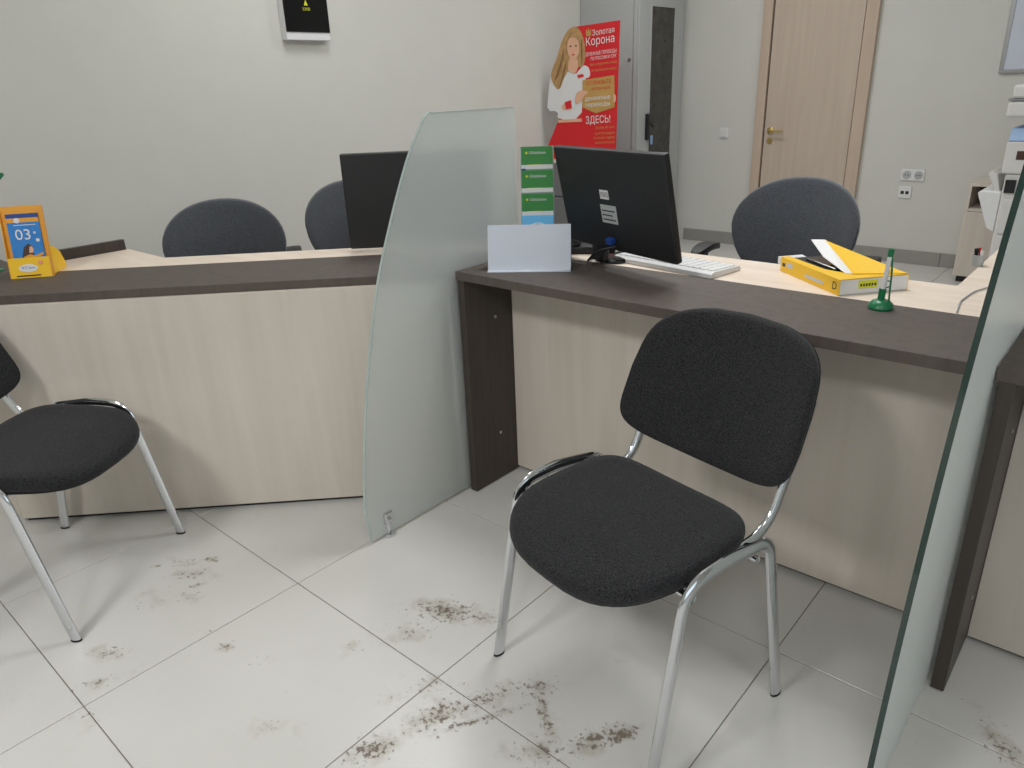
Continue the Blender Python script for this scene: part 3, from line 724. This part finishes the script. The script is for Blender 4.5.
for ex in (-3.550, -3.500):
    pl('eye', [(ex-.013, 1.598), (ex, 1.604), (ex+.013, 1.598), (ex, 1.592)], 4, 'brown', woman)
pl('nose', [(-3.528, 1.585), (-3.520, 1.558), (-3.535, 1.558)], 4, 'pink', woman)
pl('mouth', [(-3.541, 1.541), (-3.525, 1.546), (-3.509, 1.541), (-3.525, 1.533)], 4, 'red', woman)
pl('fringe', [(-3.507, 1.70), (-3.575, 1.66), (-3.592, 1.60), (-3.578, 1.52), (-3.60, 1.50), (-3.62, 1.60), (-3.58, 1.69)], 4, 'hair', woman)
for q in ([(-3.60, 1.60), (-3.64, 1.50), (-3.70, 1.38), (-3.69, 1.37), (-3.63, 1.48)], [(-3.58, 1.52), (-3.62, 1.43), (-3.655, 1.32), (-3.645, 1.33), (-3.60, 1.44)], [(-3.455, 1.66), (-3.44, 1.58), (-3.445, 1.47), (-3.45, 1.47), (-3.455, 1.58)]):
    pl('hair_lock', q, 5, 'darkhair', woman)
pl('hand', [(-3.493, 1.285), (-3.45, 1.297), (-3.404, 1.291), (-3.387, 1.277), (-3.427, 1.261), (-3.438, 1.236), (-3.485, 1.204), (-3.511, 1.211), (-3.51, 1.25)], 4, 'skin', woman)
pl('hand', [(-3.639, 1.195), (-3.581, 1.225), (-3.519, 1.224), (-3.529, 1.164), (-3.636, 1.159)], 2, 'skin', woman)
pl('cuff', [(-3.608, 1.216), (-3.549, 1.231), (-3.543, 1.175), (-3.596, 1.165)], 3, 'red', woman)
pl('cuff', [(-3.546, 1.231), (-3.514, 1.233), (-3.511, 1.177), (-3.539, 1.172)], 3, 'white', woman)
pl('sweater_logo', [(-3.492, 1.402), (-3.438, 1.407), (-3.431, 1.387), (-3.484, 1.381)], 2, 'red', woman)
pl('waist', [(-3.673, 1.09), (-3.455, 1.1), (-3.452, 1.078), (-3.677, 1.07)], 1, 'skin', woman)
sh = pl('gold_shield', [(-3.444, 1.365), (-3.166, 1.389), (-3.159, 1.176), (-3.322, 1.136), (-3.445, 1.177)], 2, 'gold')
pl('finger', [(-3.172, 1.268), (-3.146, 1.255), (-3.148, 1.211), (-3.171, 1.205)], 4, 'skin', woman)
TY = -.0085
def ptext(s, x0, x1, z, size, mat, bold=.0003, tilt=3.0):
    text(s, size, mat, sb, ((x0+x1)/2+3.45, TY, z), (PI/2, math.radians(-tilt), 0), bold=bold, width=(x1-x0))
ptext('Золотая', -3.355, -3.169, 1.660, .052, 'white', .0018)
ptext('Корона', -3.411, -3.168, 1.598, .076, 'white', .0034)
obj('crown_emblem', prism([(.038, 1.655), (.034, 1.70), (.048, 1.682), (.058, 1.708), (.068, 1.682), (.082, 1.70), (.078, 1.655)], -.0065, -.0045, 'xz'), 'gold', sb)
ptext('ДЕНЕЖНЫЕ ПЕРЕВОДЫ', -3.416, -3.148, 1.531, .032, 'white')
ptext('ПО РОССИИ И СНГ', -3.37, -3.147, 1.500, .030, 'white')
ptext('без открытия счета', -3.374, -3.147, 1.463, .024, 'gold', 0)
ptext('за несколько минут', -3.365, -3.146, 1.424, .024, 'gold', 0)
TY = -.0100
ptext('ОТПРАВЬТЕ', -3.41, -3.189, 1.333, .038, 'red')
ptext('И ПОЛУЧИТЕ', -3.36, -3.192, 1.296, .026, 'red', 0)
ptext('денежные', -3.419, -3.194, 1.228, .044, 'white', .0018)
ptext('переводы', -3.415, -3.198, 1.184, .044, 'white', .0018)
TY = -.0085
ptext('ЗДЕСЬ!', -3.412, -3.193, 1.068, .072, 'white', .0032)
for z, x0, s in ((1.030, -3.321, 'более 40 тыс.'), (.990, -3.329, 'пунктов выдачи'), (.958, -3.338, 'по всей стране'), (.925, -3.329, 'звонок бесплатный')):
    ptext(s, x0, -3.155, z, .026, 'gold', 0)

# ---------------------------------------------------------------- electrical panel on the left wall
ep = empty('electrical_panel', (WX, 2.662, 1.622), 0, 'black fronted electrical box with yellow warning triangle on the left wall', 'electrical box')
obj('body', box(.001, .05, -.142, .142, 0, .42), 'white', ep, bevel=.003)
fd = obj('front_door', box(.05, .056, -.142, .142, .040, .42), 'blackgloss', ep, bevel=.002)
obj('warning_triangle', prism([(-.013, .172), (.013, .172), (0, .200)], .0562, .0568, 'yz'), 'lime', fd)
text('220В', .020, 'lime', fd, (.0564, 0, .148), (PI/2, 0, PI/2), bold=.0008, width=.048)

# ---------------------------------------------------------------- wall fittings
def plate(name, x, z, wdt, hgt, label, kind):
    o = empty(name, (x, WY, z), 0, label, kind)
    obj('plate', box(-wdt/2, wdt/2, -.009, -.0005, -hgt/2, hgt/2), 'white', o, bevel=.003)
    return o
s1 = plate('light_switch', -2.926, .915, .075, .085, 'white light switch on the wall left of the door', 'switch')
obj('rocker', prism([(-.018, -.028), (-.0085, -.028), (-.0085, .028), (-.012, .028)], -.026, .026, 'yz'), 'offwhite', s1)
s2 = plate('power_socket', -1.438, .639, .155, .080, 'white double power socket on the wall right of the door', 'socket')
for s in (-1, 1):
    q = obj('socket_well', lathe([(.029, 0), (.029, .003), (.026, .0035)], 20), 'cabgrey', s2, True, (s*.039, -.009, 0), (PI/2, 0, 0))
    for k in (-1, 1): obj('pin_hole', lathe([(.0045, 0), (.0045, .0012)], 10), 'black', q, True, (k*.0095, 0, .003))
s3 = plate('data_socket', -1.473, .517, .085, .085, 'small white data socket below the double power socket', 'socket')
for k in (-1, 1): obj('jack', box(k*.016-.011, k*.016+.011, -.0105, -.0085, -.014, .008), 'black', s3)
# whiteboard
wb = empty('whiteboard', (-.55, WY, 1.30), 0, 'grey framed whiteboard at the upper right corner', 'whiteboard')
obj('panel', box(-.46, .46, -.016, -.002, .02, .75), 'paper', wb)
obj('frame_rail', box(-.475, .475, -.022, -.001, 0, .024), 'steel', wb, bevel=.003)
obj('frame_rail', box(-.475, .475, -.022, -.001, .746, .77), 'steel', wb, bevel=.003)
for x0 in (-.475, .451): obj('frame_rail', box(x0, x0+.024, -.022, -.001, .024, .746), 'steel', wb, bevel=.003)

# ---------------------------------------------------------------- low cabinet and copier by the back wall
lc2 = empty('low_cabinet', (-.70, 5.80, 0), 0, 'low birch cabinet with dark open niche below the whiteboard', 'cabinet')
obj('plinth', box(-.28, .28, -.15, .18, 0, .04), 'black', lc2)
obj('side', box(-.30, -.282, -.17, .2, .04, .63), 'birch', lc2); obj('side', box(.282, .30, -.17, .2, .04, .63), 'birch', lc2)
obj('top', box(-.30, .30, -.17, .2, .63, .65), 'birch', lc2); obj('shelf', box(-.282, .282, -.165, .2, .47, .488), 'birch', lc2)
obj('back', box(-.282, .282, .185, .2, .04, .63), 'wengeside', lc2); obj('bottom', box(-.282, .282, -.165, .185, .04, .058), 'birch', lc2)
for x0 in (-.281, .001): obj('door', box(x0, x0+.279, -.186, -.168, .045, .468), 'birch', lc2, bevel=.0015)

cpz = empty('copier', (-.445, 5.12, 0), 0, 'white copier with blue band and paper trays behind the right glass screen', 'copier')
obj('body', box(-.26, .30, -.25, .27, .04, .80), 'offwhite', cpz, bevel=.012)
obj('foot', box(-.22, .26, -.2, .22, 0, .04), 'black', cpz)
ub = obj('upper_body', box(-.28, .30, -.26, .27, .80, .97), 'offwhite', cpz, bevel=.01)
obj('paper_window', box(-.225, -.185, -.2615, -.2595, .875, .92), 'brown', ub)
obj('blue_band', prism([(-.262, .97), (.27, .97), (.27, 1.035), (-.235, 1.035)], -.275, .30, 'yz'), 'paleblue', cpz, bevel=.004)
obj('output_gap', box(-.20, .28, -.20, .25, 1.035, 1.09), 'black', cpz)
sc = obj('scanner', box(-.31, .30, -.27, .27, 1.09, 1.17), 'offwhite', cpz, bevel=.012)
obj('scanner_seam', box(-.312, .302, -.272, .27, 1.172, 1.182), 'steel', sc)
obj('scanner_lid', box(-.30, .30, -.26, .27, 1.182, 1.25), 'offwhite', sc, bevel=.012)
for k in range(3): obj('paper_drawer', box(-.24, .28, -.262, -.249, .08+.2*k, .265+.2*k), 'offwhite', cpz, bevel=.004)
obj('side_tray', prism([(-.30, .79), (-.255, .64), (-.255, .62), (-.345, .795), (-.33, .81)], -.22, .2, 'xz'), 'offwhite', cpz, bevel=.003)
obj('side_tray', prism([(-.262, .70), (-.36, .705), (-.375, .69), (-.30, .50), (-.262, .48)], -.24, .2, 'xz'), 'white', cpz, bevel=.006)
obj('tray_recess', box(-.25, -.20, -.262, -.258, .70, .77), 'black', cpz)
